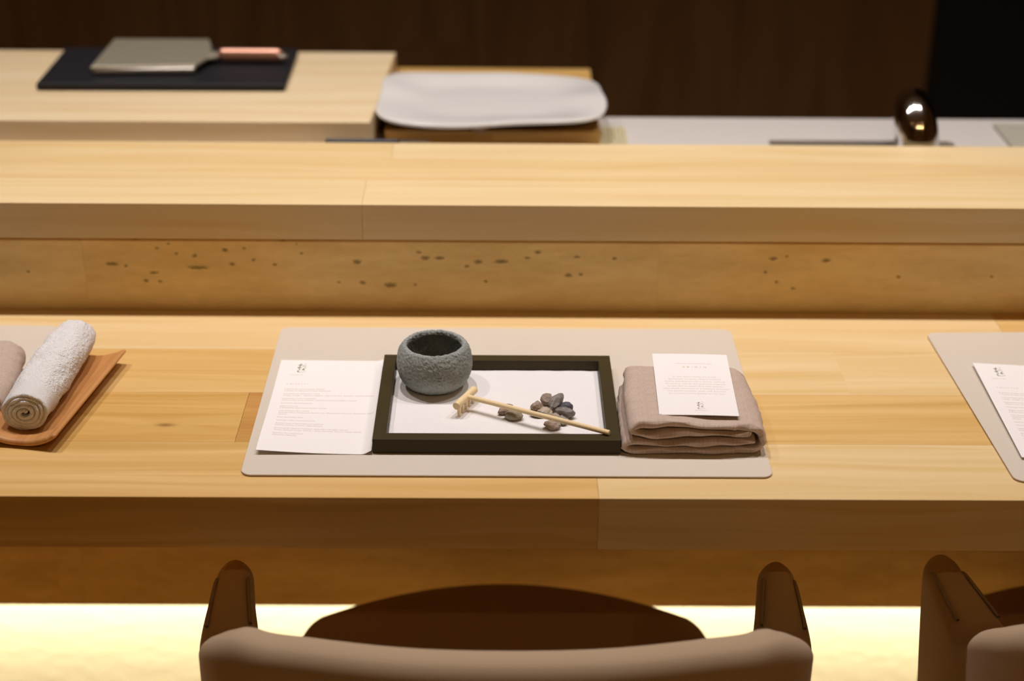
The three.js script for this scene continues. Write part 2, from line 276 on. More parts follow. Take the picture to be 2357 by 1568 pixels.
{ // flat grater: toothed plate with a tang and a copper-coloured handle
  const t = thing('grater', 'flat metal grater with a copper coloured handle on the black board', 'grater', [0, Y0 + 0.1375, 0]);
  const s = new THREE.Shape([[-0.490, 0.668], [-0.374, 0.669], [-0.366, 0.640], [-0.3635, 0.618], [-0.352, 0.612], [-0.352, 0.597], [-0.3625, 0.590], [-0.3715, 0.557], [-0.492, 0.549]].map((p) => new THREE.Vector2(...p)));
  const g = new THREE.ExtrudeGeometry(s, { depth: 0.002, bevelEnabled: true, bevelSize: 0.0012, bevelThickness: 0.0012, bevelSegments: 3 }); g.rotateX(-Math.PI / 2); g.translate(0, 0.0085, 0);
  const plate = part('blade', g, std({ color: new THREE.Color().setRGB(0.54, 0.49, 0.36), metalness: 0.7, roughness: 0.5, bumpMap: dataTex(256, 256, (i, j, o) => { o[0] = o[1] = o[2] = 128 + 120 * Math.sin(i * 0.4) * Math.sin(j * 0.4); }, false), bumpScale: 0.0006 }), t);
  part('rolled_rim', new THREE.CapsuleGeometry(0.0042, 0.114, 6, 14).rotateZ(Math.PI / 2).rotateY(0.05).translate(-0.4315, 0.0052, -0.5545), steel, t, 'bright rolled rim along the near edge');
  for (const [x, z] of [[-0.482, -0.655], [-0.378, -0.655]]) part('foot', new THREE.CylinderGeometry(0.003, 0.0036, 0.0083, 12).translate(x, 0.0043, z), steel, t);
  const h = new THREE.CapsuleGeometry(0.0082, 0.064, 8, 20); h.scale(1, 1, 0.75); h.rotateZ(Math.PI / 2); h.translate(-0.312, 0.0105, -0.6045);
  part('handle', h, std({ color: new THREE.Color().setRGB(0.78, 0.42, 0.30), metalness: 0.85, roughness: 0.35 }), t, 'copper coloured round handle');
  part('end_loop', new THREE.TorusGeometry(0.0065, 0.0017, 8, 20).rotateX(Math.PI / 2).translate(-0.2745, 0.0105, -0.6045), steel, t);
}
{ // slim utensil behind the ledge, on a small rest
  const t = thing('utensil', 'slim dark utensil with a bright metal tip just behind the ledge', 'utensil', [-0.142, Y0 + 0.085, -0.392]);
  part('handle', new THREE.CapsuleGeometry(0.0036, 0.076, 6, 16).rotateZ(Math.PI / 2).translate(-0.018, 0.0262, 0), phy({ color: 0x14141c, roughness: 0.3 }), t);
  part('tip', new THREE.CylinderGeometry(0.0021, 0.0034, 0.034, 16).rotateZ(-Math.PI / 2).translate(0.0405, 0.0262, 0), chrome, t, 'bright metal tip');
  for (const x of [-0.045, 0.01]) part('rest', box(x, 0, -0.007, x + 0.013, 0.0226, 0.007, 0.002), darkSteel, t);
}
solo('wooden_board', boxUV(box(-0.124, 0, -0.122, 0.124, 0.019, 0.128, 0.002), 1 / WLX, 1 / WLY), woodMat.honey, 'honey wooden board under the white plate', 'board', [-0.0155, Y0 + 0.0847, -0.583]);
{ // square-ish ceramic plate with a soft uneven rim
  const t = thing('plate', 'off-white glazed ceramic plate with an uneven rim beside the block', 'plate', [-0.0185, Y0 + 0.1042, -0.516]);
  const nu = 128, nr = 28, A = 0.131, B = 0.096;
  const edge = (th) => { const c = Math.cos(th), s = Math.sin(th), e = 4.6, k = Math.pow(Math.abs(c) ** e + Math.abs(s) ** e, -1 / e); const w = 1 + 0.012 * Math.sin(3 * th + 1) + 0.008 * Math.sin(7 * th); return [A * k * c * w, B * k * s * w]; };
  const rimY = (th) => 0.0215 + 0.0022 * Math.sin(2 * th + 0.6) + 0.0012 * Math.sin(5 * th + 2);
  const top = (q, th) => lerp(0.0155, rimY(th), smooth(q, 0.5, 1)) ;
  const bot = (q, th) => lerp(0.007, rimY(th) - 0.0045, smooth(q, 0.55, 1));
  const surf = (fn, flip, q1) => { const P = [], I = []; for (let i = 0; i <= nr; i++) for (let j = 0; j <= nu; j++) { const q = i / nr * q1, th = j / nu * Math.PI * 2, [x, z] = edge(th); P.push(x * q, fn(Math.min(q, 1), th), z * q); } for (let i = 0; i < nr; i++) for (let j = 0; j < nu; j++) { const a = i * (nu + 1) + j, b = a + nu + 1; if (flip) I.push(a, b, a + 1, b, b + 1, a + 1); else I.push(a, a + 1, b, b, a + 1, b + 1); } const g = new THREE.BufferGeometry(); g.setAttribute('position', new THREE.Float32BufferAttribute(P, 3)); g.setIndex(I); g.computeVertexNormals(); return g; };
  const lip = (() => { const P = [], I = []; const K = 8; for (let i = 0; i <= K; i++) for (let j = 0; j <= nu; j++) { const th = j / nu * Math.PI * 2, [x, z] = edge(th), a = i / K * Math.PI, r = 1 + 0.016 * Math.sin(a); P.push(x * r, rimY(th) - 0.00225 + 0.00225 * Math.cos(a), z * r); } for (let i = 0; i < K; i++) for (let j = 0; j < nu; j++) { const a = i * (nu + 1) + j, b = a + nu + 1; I.push(a, a + 1, b, b, a + 1, b + 1); } const g = new THREE.BufferGeometry(); g.setAttribute('position', new THREE.Float32BufferAttribute(P, 3)); g.setIndex(I); g.computeVertexNormals(); return g; })();
  const glaze = phy({ color: new THREE.Color().setRGB(0.84, 0.815, 0.77), roughness: 0.3, clearcoat: 0.7, clearcoatRoughness: 0.12 });
  part('glazed_face', mergeGeometries([surf(top, false, 1), lip]), glaze, t);
  part('underside', surf(bot, true, 1), std({ color: new THREE.Color().setRGB(0.20, 0.12, 0.07), roughness: 0.6 }), t, 'unglazed brown underside');
  for (const [x, z] of [[-0.012, 0.062], [-0.075, -0.05], [0.075, -0.05]]) part('foot', new THREE.CylinderGeometry(0.011, 0.008, 0.0076, 16).translate(x, 0.0038, z), std({ color: new THREE.Color().setRGB(0.3, 0.2, 0.12), roughness: 0.6 }), t);
}
{ // small slatted bamboo mat
  const t = thing('bamboo_mat', 'small pale bamboo slat mat on the grey worktop right of the plate', 'mat', [0.1255, Y0 + 0.0846, -0.462]);
  const slat = new THREE.CapsuleGeometry(0.0016, 0.12, 4, 8).rotateX(Math.PI / 2).translate(0, 0.0018, 0), m = std({ color: new THREE.Color().setRGB(0.74, 0.66, 0.40), roughness: 0.6 });
  for (let i = 0; i < 8; i++) part('slat', slat, m, t).position.x = -0.0145 + i * 0.00415;
}
solo('flat_board', box(-0.11, 0, -0.075, 0.11, 0.004, 0.07, 0.0015), phy({ color: new THREE.Color().setRGB(0.45, 0.42, 0.34), roughness: 0.5 }), 'thin grey-green board on the worktop right of the sink', 'board', [0.6955, Y0 + 0.0847, -0.463]);
{ // chunky chrome spout rising beside the sink and bending away
  const t = thing('faucet', 'chunky polished chrome faucet arching over the dark sink', 'faucet', [0.4605, Y0 + 0.0848, -0.398]);
  const c = new THREE.CatmullRomCurve3([[-0.002, 0.001, 0], [-0.002, 0.014, 0], [-0.0025, 0.03, -0.001], [-0.004, 0.046, -0.007], [-0.005, 0.0575, -0.021], [-0.003, 0.058, -0.038], [0.001, 0.050, -0.054], [0.004, 0.039, -0.064], [0.005, 0.030, -0.067]].map((p) => new THREE.Vector3(...p)));
  const n = 60, g = new THREE.TubeGeometry(c, n, 1, 28, false), p = g.attributes.position;
  for (let i = 0; i <= n; i++) { const ctr = c.getPointAt(i / n), r = lerp(0.0250, 0.0195, smooth(i / n, 0.15, 0.9)); for (let j = 0; j <= 28; j++) { const k = i * 29 + j; p.setXYZ(k, ctr.x + (p.getX(k) - ctr.x) * r, ctr.y + (p.getY(k) - ctr.y) * r, ctr.z + (p.getZ(k) - ctr.z) * r); } }
  g.computeVertexNormals(); part('spout', g, chrome, t);
  part('outlet', new THREE.CylinderGeometry(0.0185, 0.0185, 0.004, 24).translate(0.005, 0.0305, -0.067), darkSteel, t);
  part('base_flange', new THREE.LatheGeometry([[0.0, 0.0], [0.031, 0], [0.031, 0.002], [0.027, 0.005], [0.0, 0.005]].map((q) => new THREE.Vector2(...q)), 36).translate(-0.002, 0, 0), chrome, t);
}

// ------------------------------------------------------------------ placemats
function matGeo(w, d, h, r) {
  const s = new THREE.Shape(), x = w / 2, z = d / 2;
  s.moveTo(-x + r, -z); s.lineTo(x - r, -z); s.absarc(x - r, -z + r, r, -Math.PI / 2, 0); s.lineTo(x, z - r); s.absarc(x - r, z - r, r, 0, Math.PI / 2); s.lineTo(-x + r, z); s.absarc(-x + r, z - r, r, Math.PI / 2, Math.PI); s.lineTo(-x, -z + r); s.absarc(-x + r, -z + r, r, Math.PI, Math.PI * 1.5);
  const g = new THREE.ExtrudeGeometry(s, { depth: h, bevelEnabled: true, bevelSize: 0.0004, bevelThickness: 0.0003, bevelSegments: 2, curveSegments: 10 }); g.rotateX(-Math.PI / 2); return g;
}
const matTop = matGeo(0.4495, 0.2855, 0.0006, 0.0088).translate(0, 0.0012, 0), matUnder = matGeo(0.4488, 0.2848, 0.0006, 0.0085).translate(0, 0.0003, 0);
boxUVInto(matTop, 12);
function boxUVInto(g, s) { const p = g.attributes.position, uv = g.attributes.uv; for (let i = 0; i < p.count; i++) uv.setXY(i, p.getX(i) * s, p.getZ(i) * s); }
const MATS = 'beige leather placemats along the counter';
const mat = thing('placemat', 'beige leather placemat under the black sand tray', 'placemat', [0, Y0 + 0.0001, 0], 0, MATS);
part('leather_face', matTop, leather, mat); part('backing', matUnder, leatherEdge, mat, 'reddish brown edge');
copy(mat, 'beige leather placemat cut by the left frame edge, beside the rolled towel', [-0.6725, Y0 + 0.0001, -0.001], 0);
copy(mat, 'beige leather placemat cut by the right frame edge, under a single menu', [0.6495, Y0 + 0.0001, -0.001], 0.028);
const MT = Y0 + 0.0022;   // top of a placemat

// ------------------------------------------------------------------ menus and card
function drawLogo(c, x, y, s, col) {   // brush-written vertical word mark
  c.save(); c.translate(x, y); c.scale(s, s); c.strokeStyle = col; c.fillStyle = col; c.lineCap = 'round'; c.lineJoin = 'round';
  const st = (w, ...p) => { c.lineWidth = w; c.beginPath(); c.moveTo(p[0], p[1]); for (let i = 2; i < p.length; i += 2) c.lineTo(p[i], p[i + 1]); c.stroke(); };
  const bz = (w, a) => { c.lineWidth = w; c.beginPath(); c.moveTo(a[0], a[1]); c.bezierCurveTo(a[2], a[3], a[4], a[5], a[6], a[7]); c.stroke(); };
  st(7, -26, 8, -2, 2); st(10, -8, -8, -14, 22); bz(3.5, [2, 14, 12, 10, 22, 12, 30, 14]); st(4, 18, -14, 27, -12); bz(4, [4, 28, 12, 24, 20, 24, 28, 30]);
  st(12, -24, 46, -6, 44); st(7, -14, 36, -17, 60); st(5, 24, 44, 31, 50); bz(6, [8, 76, 16, 66, 22, 62, 18, 56]); st(7, 8, 80, 26, 80); st(7, 17, 60, 18, 82);
  st(9, -13, 70, -10, 80); bz(9, [-20, 94, -24, 104, -20, 112, -12, 114]); bz(3.5, [-12, 114, 6, 118, 22, 112, 34, 104]);
  c.restore();
}
function paperTex(w, h, draw) { const cv = document.createElement('canvas'); cv.width = w; cv.height = h; const c = cv.getContext('2d'); c.fillStyle = '#f3eeea'; c.fillRect(0, 0, w, h); draw(c); const t = new THREE.CanvasTexture(cv); t.colorSpace = THREE.SRGBColorSpace; t.magFilter = THREE.LinearFilter; return t; }
const INK = '#bfafa2', PALE = '#d3c7ba';
const menuTex = paperTex(1010, 1800, (c) => {
  drawLogo(c, 215, 95, 1.35, '#6f6e4c');
  c.fillStyle = PALE; c.font = '30px sans-serif'; c.fillText('takahoshi', 118, 318);
  c.fillStyle = INK; c.font = '28px serif'; 'SHUGETSU'.split('').forEach((l, i) => c.fillText(l, 110 + i * 27, 504));
  const L = ['Expression Zen Garden Platter', '5 Types of Signature Chef Appetizer', null, 'Competition Between 2 Eels', 'Unagi, Anago | Sansho Pepper, Seaweed Salt, Wasabi, Pickled Sansho', null, 'Signature Crab Croquette', 'Snow Crab, Crab Bisque, Italian Autumn Truffles, Cream', null, 'Seasonal Chawanmushi', null, 'Nigiri Course', '8 Premium Selections Sushi Course', null, 'Uni Ankimo Rice Bowl', 'Ankimo Rice, Hokkaido Bafun Uni, Marinated Ankimo, Narazuke Aged', 'Gourd', null, 'Chef Finishing Dish', null, 'Tamago with Caramel Sauce', null, 'Bonito Soup with Seasonal Seafood', 'Ichiban Dashi, 3 years Aged Bonito', null, 'Homemade Muscat Daifuku with Mini Shingen Mochi', 'Azuki, Muscat Grape Mochi | Bean Powder, Brown Sugar Syrup', null, 'Matcha Tea Ceremony', 'Shizuoka Matcha'];
  c.font = '26px serif'; let y = 606; for (const s of L) { if (s === null) { y += 26; continue; } c.fillText(s, 104, y); y += 34; }
});
const cardTex = paperTex(700, 1180, (c) => {
  c.textAlign = 'center'; c.fillStyle = PALE; c.font = '31px sans-serif'; c.fillText('rakuyou to hakanaki toki', 372, 205);
  // six small characters in a spaced row
  c.strokeStyle = '#cbc3a8'; c.lineWidth = 3; const k = (x, segs) => { for (const [a, b, d, e] of segs) { c.beginPath(); c.moveTo(x + a, 250 + b); c.lineTo(x + d, 250 + e); c.stroke(); } };
  k(262, [[0, 4, 26, 4], [8, 0, 8, 8], [18, 0, 18, 8], [2, 12, 6, 15], [1, 19, 5, 22], [1, 30, 7, 25], [14, 10, 10, 18], [13, 13, 24, 13], [24, 13, 11, 24], [14, 15, 26, 24], [13, 24, 24, 24], [13, 24, 13, 31], [24, 24, 24, 31], [13, 31, 24, 31]]);
  k(304, [[0, 4, 26, 4], [8, 0, 8, 8], [18, 0, 18, 8], [4, 10, 22, 10], [4, 14, 22, 14], [13, 8, 13, 31], [0, 20, 26, 20], [12, 21, 1, 30], [14, 21, 25, 30], [5, 8, 5, 18], [21, 8, 21, 14]]);
  k(346, [[8, 6, 10, 18], [20, 10, 8, 20], [8, 20, 8, 27], [8, 27, 21, 28]]);
  k(378, [[6, 0, 0, 12], [4, 8, 4, 31], [10, 3, 26, 3], [18, 0, 18, 6], [10, 6, 10, 14], [26, 6, 26, 14], [10, 10, 26, 10], [9, 17, 26, 17], [12, 17, 12, 30], [24, 17, 24, 30], [12, 22, 24, 22], [18, 17, 18, 30]]);
  k(420, [[5, 8, 21, 6], [5, 14, 22, 12], [12, 2, 17, 20], [7, 22, 9, 28], [9, 28, 19, 28]]);
  k(462, [[1, 4, 9, 4], [1, 4, 1, 26], [9, 4, 9, 26], [1, 14, 9, 14], [1, 26, 9, 26], [13, 4, 26, 4], [19, 0, 19, 11], [12, 11, 27, 11], [12, 18, 27, 18], [22, 11, 22, 30], [22, 30, 18, 28], [15, 21, 17, 24]]);
  c.fillStyle = '#d2c1b8'; c.font = '30px serif';
  ['In this quiet realm we stand,', "By kismet or mere chance's hand?", 'Every passing breath, a dance, refined,', 'Transient, yet by the universe aligned.', 'Is this the moment that will remain,', 'Like silent whispers in a tranquil domain?', 'The gentle wonder, pure and discreet,', 'As autumn leaves gather at our feet.'].forEach((s, i) => c.fillText(s, 364, 468 + i * 46));
  drawLogo(c, 372, 952, 1.0, '#97837a'); c.fillStyle = '#d3c0ae'; c.font = '24px sans-serif'; c.fillText('takahoshi', 372, 1104);
});
// sheet of paper: w by d, height given by a function, with thickness
function sheet(w, d, th, hf, nx = 40, nz = 60) {
  const P = [], U = [], I = [], row = nx + 1, M = (nx + 1) * (nz + 1);
  for (let s = 0; s < 2; s++) for (let j = 0; j <= nz; j++) for (let i = 0; i <= nx; i++) { const a = i / nx, b = j / nz; P.push((a - 0.5) * w, hf(a, b) + (s ? 0 : th), (b - 0.5) * d); U.push(a, 1 - b); }
  for (let j = 0; j < nz; j++) for (let i = 0; i < nx; i++) { const a = j * row + i, b = a + row; I.push(a, b, a + 1, a + 1, b, b + 1); I.push(M + a, M + a + 1, M + b, M + a + 1, M + b + 1, M + b); }
  const side = (l) => { for (let k = 0; k < l.length - 1; k++) I.push(l[k], l[k + 1], M + l[k], l[k + 1], M + l[k + 1], M + l[k]); };
  const L = (n, f) => Array.from({ length: n + 1 }, (_, k) => f(k));
  side(L(nx, (k) => k)); side(L(nx, (k) => nz * row + nx - k)); side(L(nz, (k) => (nz - k) * row)); side(L(nz, (k) => k * row + nx));
  const g = new THREE.BufferGeometry(); g.setAttribute('position', new THREE.Float32BufferAttribute(P, 3)); g.setAttribute('uv', new THREE.Float32BufferAttribute(U, 2)); g.setIndex(I);
  return toCreasedNormals(g, 0.7);
}
const MENUS = 'printed menus on the placemats';
const menuMat = std({ map: menuTex, roughness: 0.8 });
solo('menu', sheet(0.0993, 0.1775, 0.0003, (a, b) => 0.0042 * (1 - a) ** 2 * smooth(b, 0.35, 1) + 0.0045 * smooth(a, 0.9, 1.02) ** 1.5 * (0.5 + 0.5 * b) + 0.0006 * (1 - b) * (1 - a)), menuMat, 'white printed menu sheet beside the black sand tray', 'menu', [-0.1665, MT + 0.0002, 0.0207], 0, MENUS);
solo('menu', sheet(0.0993, 0.1775, 0.0003, (a, b) => 0.0022 * (1 - a) ** 2 + 0.001 * (1 - b) * (1 - a)), menuMat, 'white printed menu sheet cut by the right frame edge', 'menu', [0.4952, MT + 0.0002, 0.0255], -0.022, MENUS);

// ------------------------------------------------------------------ folded napkins
// a thick ribbon following a 2D path (x, y), swept along z; rounded long edges and rounded ends
function ribbon(path, half, len, nz, warp, seg = 160) {
  const cv = new THREE.SplineCurve(path.map((p) => new THREE.Vector2(...p))), N = seg, C = 5;
  const pts = [], nor = [], arc = []; let acc = 0;
  for (let i = 0; i <= N; i++) { const p = cv.getPointAt(i / N), t = cv.getTangentAt(i / N); pts.push(p); nor.push(new THREE.Vector2(-t.y, t.x)); if (i) acc += p.distanceTo(pts[i - 1]); arc.push(acc); }
  const P = [], U = [], I = [];
  const ring = []; // outline as [index, offset, along]
  for (let i = 0; i <= N; i++) ring.push([i, 1, 0]);
  for (let k = 1; k < C; k++) { const a = Math.PI * k / C; ring.push([N, Math.cos(a), Math.sin(a)]); }
  for (let i = N; i >= 0; i--) ring.push([i, -1, 0]);
  for (let k = 1; k < C; k++) { const a = Math.PI * k / C; ring.push([0, -Math.cos(a), -Math.sin(a)]); }
  const R = ring.length, zs = [], hs = [];
  const E = 5; for (let k = 0; k < E; k++) { const a = Math.PI / 2 * k / E; zs.push(half * (1 - Math.sin(a + 0.0))); hs.push(Math.cos(Math.PI / 2 - a)); }
  // the front cap grows from a thin line to full thickness
  const Z = [], H = [];
  for (let k = 0; k <= E; k++) { const a = Math.PI / 2 * k / E; Z.push(half * (1 - Math.cos(a))); H.push(Math.max(0.04, Math.sin(a))); }
  for (let k = 1; k < nz; k++) { Z.push(half + (len - 2 * half) * k / nz); H.push(1); }
  for (let k = E; k >= 0; k--) { const a = Math.PI / 2 * k / E; Z.push(len - half * (1 - Math.cos(a))); H.push(Math.max(0.04, Math.sin(a))); }
  Z.forEach((z, zi) => { for (const [i, o, al] of ring) { const p = pts[i], n = nor[i], h = half * H[zi]; const x = p.x + n.x * o * h + n.y * al * h, y = p.y + n.y * o * h - n.x * al * h; const q = warp(x, y, z, arc[i], i / N, o); P.push(q[0], q[1], q[2]); U.push(arc[i], z); } });
  for (let s = 0; s < Z.length - 1; s++) for (let j = 0; j < R; j++) { const a = s * R + j, b = s * R + (j + 1) % R, c = a + R, d = b + R; I.push(a, c, b, b, c, d); }
  for (const [base, flip] of [[0, false], [(Z.length - 1) * R, true]]) { for (let i = 0; i < N; i++) { const a = base + i, b = base + i + 1, c = base + (2 * N + C) - i, d = c - 1; if (flip) I.push(a, c, b, b, c, d); else I.push(a, b, c, b, d, c); } }
  const g = new THREE.BufferGeometry(); g.setAttribute('position', new THREE.Float32BufferAttribute(P, 3)); g.setAttribute('uv', new THREE.Float32BufferAttribute(U, 2)); g.setIndex(I); g.computeVertexNormals(); return g;
}
const napPath = [[0.107, 0.0222], [0.09, 0.0205], [0.07, 0.0199], [0.045, 0.0207], [0.026, 0.0203], [0.014, 0.0213], [0.0055, 0.0252], [0.0125, 0.0293], [0.03, 0.0296], [0.06, 0.0283], [0.09, 0.0283], [0.108, 0.0268], [0.1175, 0.0215], [0.1203, 0.0138], [0.1165, 0.0062], [0.104, 0.0036], [0.07, 0.0036], [0.03, 0.0036], [0.008, 0.0038], [0.0005, 0.0078], [0.0065, 0.0121], [0.02, 0.0118], [0.045, 0.0112], [0.07, 0.0107], [0.095, 0.0121], [0.1105, 0.0142]];
const napGeo = ribbon(napPath, 0.0031, 0.108, 46, (x, y, z, s, u, o) => {
  const zz = z - 0.108; // 0 at the near edge, negative to the back
  const near = 1 - smooth(-zz, 0.0, 0.03);
  const back = smooth(-zz, 0.05, 0.108);
  const bow = 0.0016 * near * Math.sin(x * 70 + y * 160) * smooth(y, 0.006, 0.016);
  const fuzz = 0.00006 * N2(x * 900 + s * 300, z * 900);
  return [x + (x - 0.06) * (-0.06 * back) + 0.0008 * N2(z * 60, y * 90), Math.max(0.0002, y + bow + fuzz + 0.0006 * N2(x * 40, z * 40) * smooth(y, 0.004, 0.02)), zz + 0.0016 * N2(x * 26, y * 120) + (u > 0.42 && u < 0.55 ? -0.002 : 0)];
}, 190);
{ const uv = napGeo.attributes.uv; for (let i = 0; i < uv.count; i++) uv.setXY(i, uv.getX(i) / 0.0128, uv.getY(i) / 0.0128); }
const NAPS = 'folded linen napkins';
solo('napkin', napGeo, linen, 'folded taupe linen napkin under the white poem card', 'napkin', [0.1005, MT + 0.0001, 0.1085], 0.0, NAPS);
solo('napkin', napGeo, linen, 'folded taupe linen napkin cut by the left frame edge, behind the rolled towel', 'napkin', [-0.567, MT + 0.0001, 0.066], 0.06, NAPS);
{
  const g = sheet(0.0686, 0.1155, 0.0005, (a, b) => 0.0008 * (1 - b) ** 2 + 0.0004 * Math.sin(a * 3), 24, 30);
  const m = solo('poem_card', g, std({ map: cardTex, roughness: 0.75 }), 'white card printed with a short poem, resting on the folded napkin', 'card', [0.1668, MT + 0.0336, 0.0405], -0.02);
  m.rotation.set(0.0, -0.0, 0.0); m.rotation.y = -0.03;
}

// ------------------------------------------------------------------ sand tray
const TX0 = -0.1161, TX1 = 0.0979, TZ0 = -0.0555, TZ1 = 0.107, TH = 0.0141, RW = 0.0115;
{
  const t = thing('sand_tray', 'black lacquered wooden tray filled with white sand', 'tray', [0, MT, 0]);
  const rail = (x0, z0, x1, z1, name) => part('rail', box(x0, 0, z0, x1, TH, z1, 0.0007, 3), blackWood, t);
  rail(TX0, TZ1 - RW, TX1, TZ1); rail(TX0, TZ0, TX1, TZ0 + RW); rail(TX0, TZ0 + RW, TX0 + RW, TZ1 - RW); rail(TX1 - RW, TZ0 + RW, TX1, TZ1 - RW);
  part('base', box(TX0 + RW, 0.0003, TZ0 + RW, TX1 - RW, 0.0022, TZ1 - RW, 0.0003), blackWood, t);
}
const SAND = MT + 0.0039;
{
  const x0 = TX0 + RW + 0.0001, x1 = TX1 - RW - 0.0001, z0 = TZ0 + RW + 0.0001, z1 = TZ1 - RW - 0.0001, nx = 260, nz = 190, P = [], U = [], I = [];
  for (let j = 0; j <= nz; j++) for (let i = 0; i <= nx; i++) { const x = lerp(x0, x1, i / nx), z = lerp(z0, z1, j / nz); P.push(x, SAND - 0.0003 + 0.0005 * fbm2(x * 26, z * 26, 3) + 0.00012 * N2(x * 900, z * 900), z); U.push(x * 14, z * 14); }
  for (let j = 0; j < nz; j++) for (let i = 0; i < nx; i++) { const a = j * (nx + 1) + i, b = a + nx + 1; I.push(a, b, a + 1, a + 1, b, b + 1); }
  const base = (nx + 1) * (nz + 1), yb = MT + 0.0024, edge = [];
  for (let i = 0; i < nx; i++) edge.push(i); for (let j = 0; j < nz; j++) edge.push(j * (nx + 1) + nx); for (let i = nx; i > 0; i--) edge.push(nz * (nx + 1) + i); for (let j = nz; j > 0; j--) edge.push(j * (nx + 1));
  edge.forEach((e) => { P.push(P[3 * e], yb, P[3 * e + 2]); U.push(0, 0); });
  edge.forEach((e, k) => { const n = (k + 1) % edge.length; I.push(e, edge[n], base + k, edge[n], base + n, base + k); });
  const g = new THREE.BufferGeometry(); g.setAttribute('position', new THREE.Float32BufferAttribute(P, 3)); g.setAttribute('uv', new THREE.Float32BufferAttribute(U, 2)); g.setIndex(I); g.computeVertexNormals();
  const m = solo('sand', g, sandMat, 'fine white sand filling the black tray', 'sand'); m.userData.kind = 'stuff';
}
{ // rough stone cup
  const prof = new THREE.SplineCurve([[0.0, 0.0], [0.016, 0.0], [0.0235, 0.0016], [0.0305, 0.0085], [0.0342, 0.0175], [0.0349, 0.026], [0.0335, 0.0345], [0.0308, 0.0405], [0.0282, 0.0432], [0.0258, 0.0428], [0.0249, 0.0395], [0.0258, 0.033], [0.0268, 0.024], [0.0245, 0.014], [0.016, 0.0075], [0.0, 0.0062]].map((p) => new THREE.Vector2(...p)));
  const g = mergeVertices(new THREE.LatheGeometry(prof.getSpacedPoints(190), 300), 1e-7); g.computeVertexNormals();
  const p = g.attributes.position, n = g.attributes.normal;
  for (let i = 0; i < p.count; i++) {
    const x = p.getX(i), y = p.getY(i), z = p.getZ(i);
    const pit = Math.max(0, N3(x * 330, y * 420, z * 330) - 0.25);
    const d = 0.0005 * fbm3(x * 60, y * 60, z * 60, 2) + 0.00075 * fbm3(x * 230, y * 260, z * 230, 3) - 0.0009 * pit * (y > 0.012 ? 1 : 0.5) + 0.00016 * N3(x * 1100, y * 1100, z * 1100);
    p.setXYZ(i, x + n.getX(i) * d, Math.max(0, y + n.getY(i) * d), z + n.getZ(i) * d);
  }
  g.computeVertexNormals();
  const col = new Float32Array(p.count * 3);
  for (let i = 0; i < p.count; i++) { const inn = Math.hypot(p.getX(i), p.getZ(i)) < 0.0272 && p.getY(i) > 0.004 && p.getY(i) < 0.0395; const v = (inn ? 0.5 : 1) + 0.22 * (inn ? 0.5 : 1) * N3(p.getX(i) * 500, p.getY(i) * 500, p.getZ(i) * 500) + 0.12 * N3(p.getX(i) * 40, p.getY(i) * 40, p.getZ(i) * 40); col[3 * i] = 0.30 * v; col[3 * i + 1] = 0.322 * v; col[3 * i + 2] = 0.295 * v; }  // inner wall colour darkened to stand for the shade inside the cup
  g.setAttribute('color', new THREE.BufferAttribute(col, 3));
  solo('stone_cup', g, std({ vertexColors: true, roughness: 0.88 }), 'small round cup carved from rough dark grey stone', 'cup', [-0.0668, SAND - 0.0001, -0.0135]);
}
{ // little wooden rake: round head, five tines, long handle resting on the tray's rim
  const t = thing('rake', 'miniature pale wooden rake leaning across the sand', 'rake');
  const cyl = (a, b, r, bev, seg = 24) => {
    const A = new THREE.Vector3(...a), B = new THREE.Vector3(...b), L = A.distanceTo(B);
    const g = new THREE.LatheGeometry([[0, 0], [r - bev, 0], [r, bev], [r, L - bev], [r - bev, L], [0, L]].map((q) => new THREE.Vector2(...q)), seg);
    const h = toCreasedNormals(g, 0.6), uv = h.attributes.uv, u2 = []; for (let i = 0; i < uv.count; i++) u2.push(uv.getY(i) * L / WLX * 3, uv.getX(i) * 2 * Math.PI * r / WLY);
    h.setAttribute('uv', new THREE.Float32BufferAttribute(u2, 2));
    h.applyQuaternion(new THREE.Quaternion().setFromUnitVectors(new THREE.Vector3(0, 1, 0), B.clone().sub(A).normalize())); h.translate(A.x, A.y, A.z); return h;
  };
  const yh = SAND + 0.0113, n0 = [-0.0453, yh, 0.0494], n1 = [-0.0296, yh, 0.017];
  part('head', cyl(n0, n1, 0.0036, 0.0003, 28), rakeWood, t);
  const at = (k) => [lerp(n0[0], n1[0], k), yh, lerp(n0[2], n1[2], k)];
  for (let i = 0; i < 5; i++) { const a = at(0.11 + i * 0.185); part('tine', cyl([a[0] + 0.0004, yh - 0.003, a[2]], [a[0] + 0.0004, SAND - 0.0008, a[2]], 0.0013, 0.0002, 12), rakeWood, t); }
  const m = at(0.52); part('handle', cyl([m[0] + 0.002, yh + 0.0012, m[2] + 0.001], [0.0884, MT + TH + 0.0025, 0.0985], 0.0023, 0.0003, 20), rakeWood, t);
}
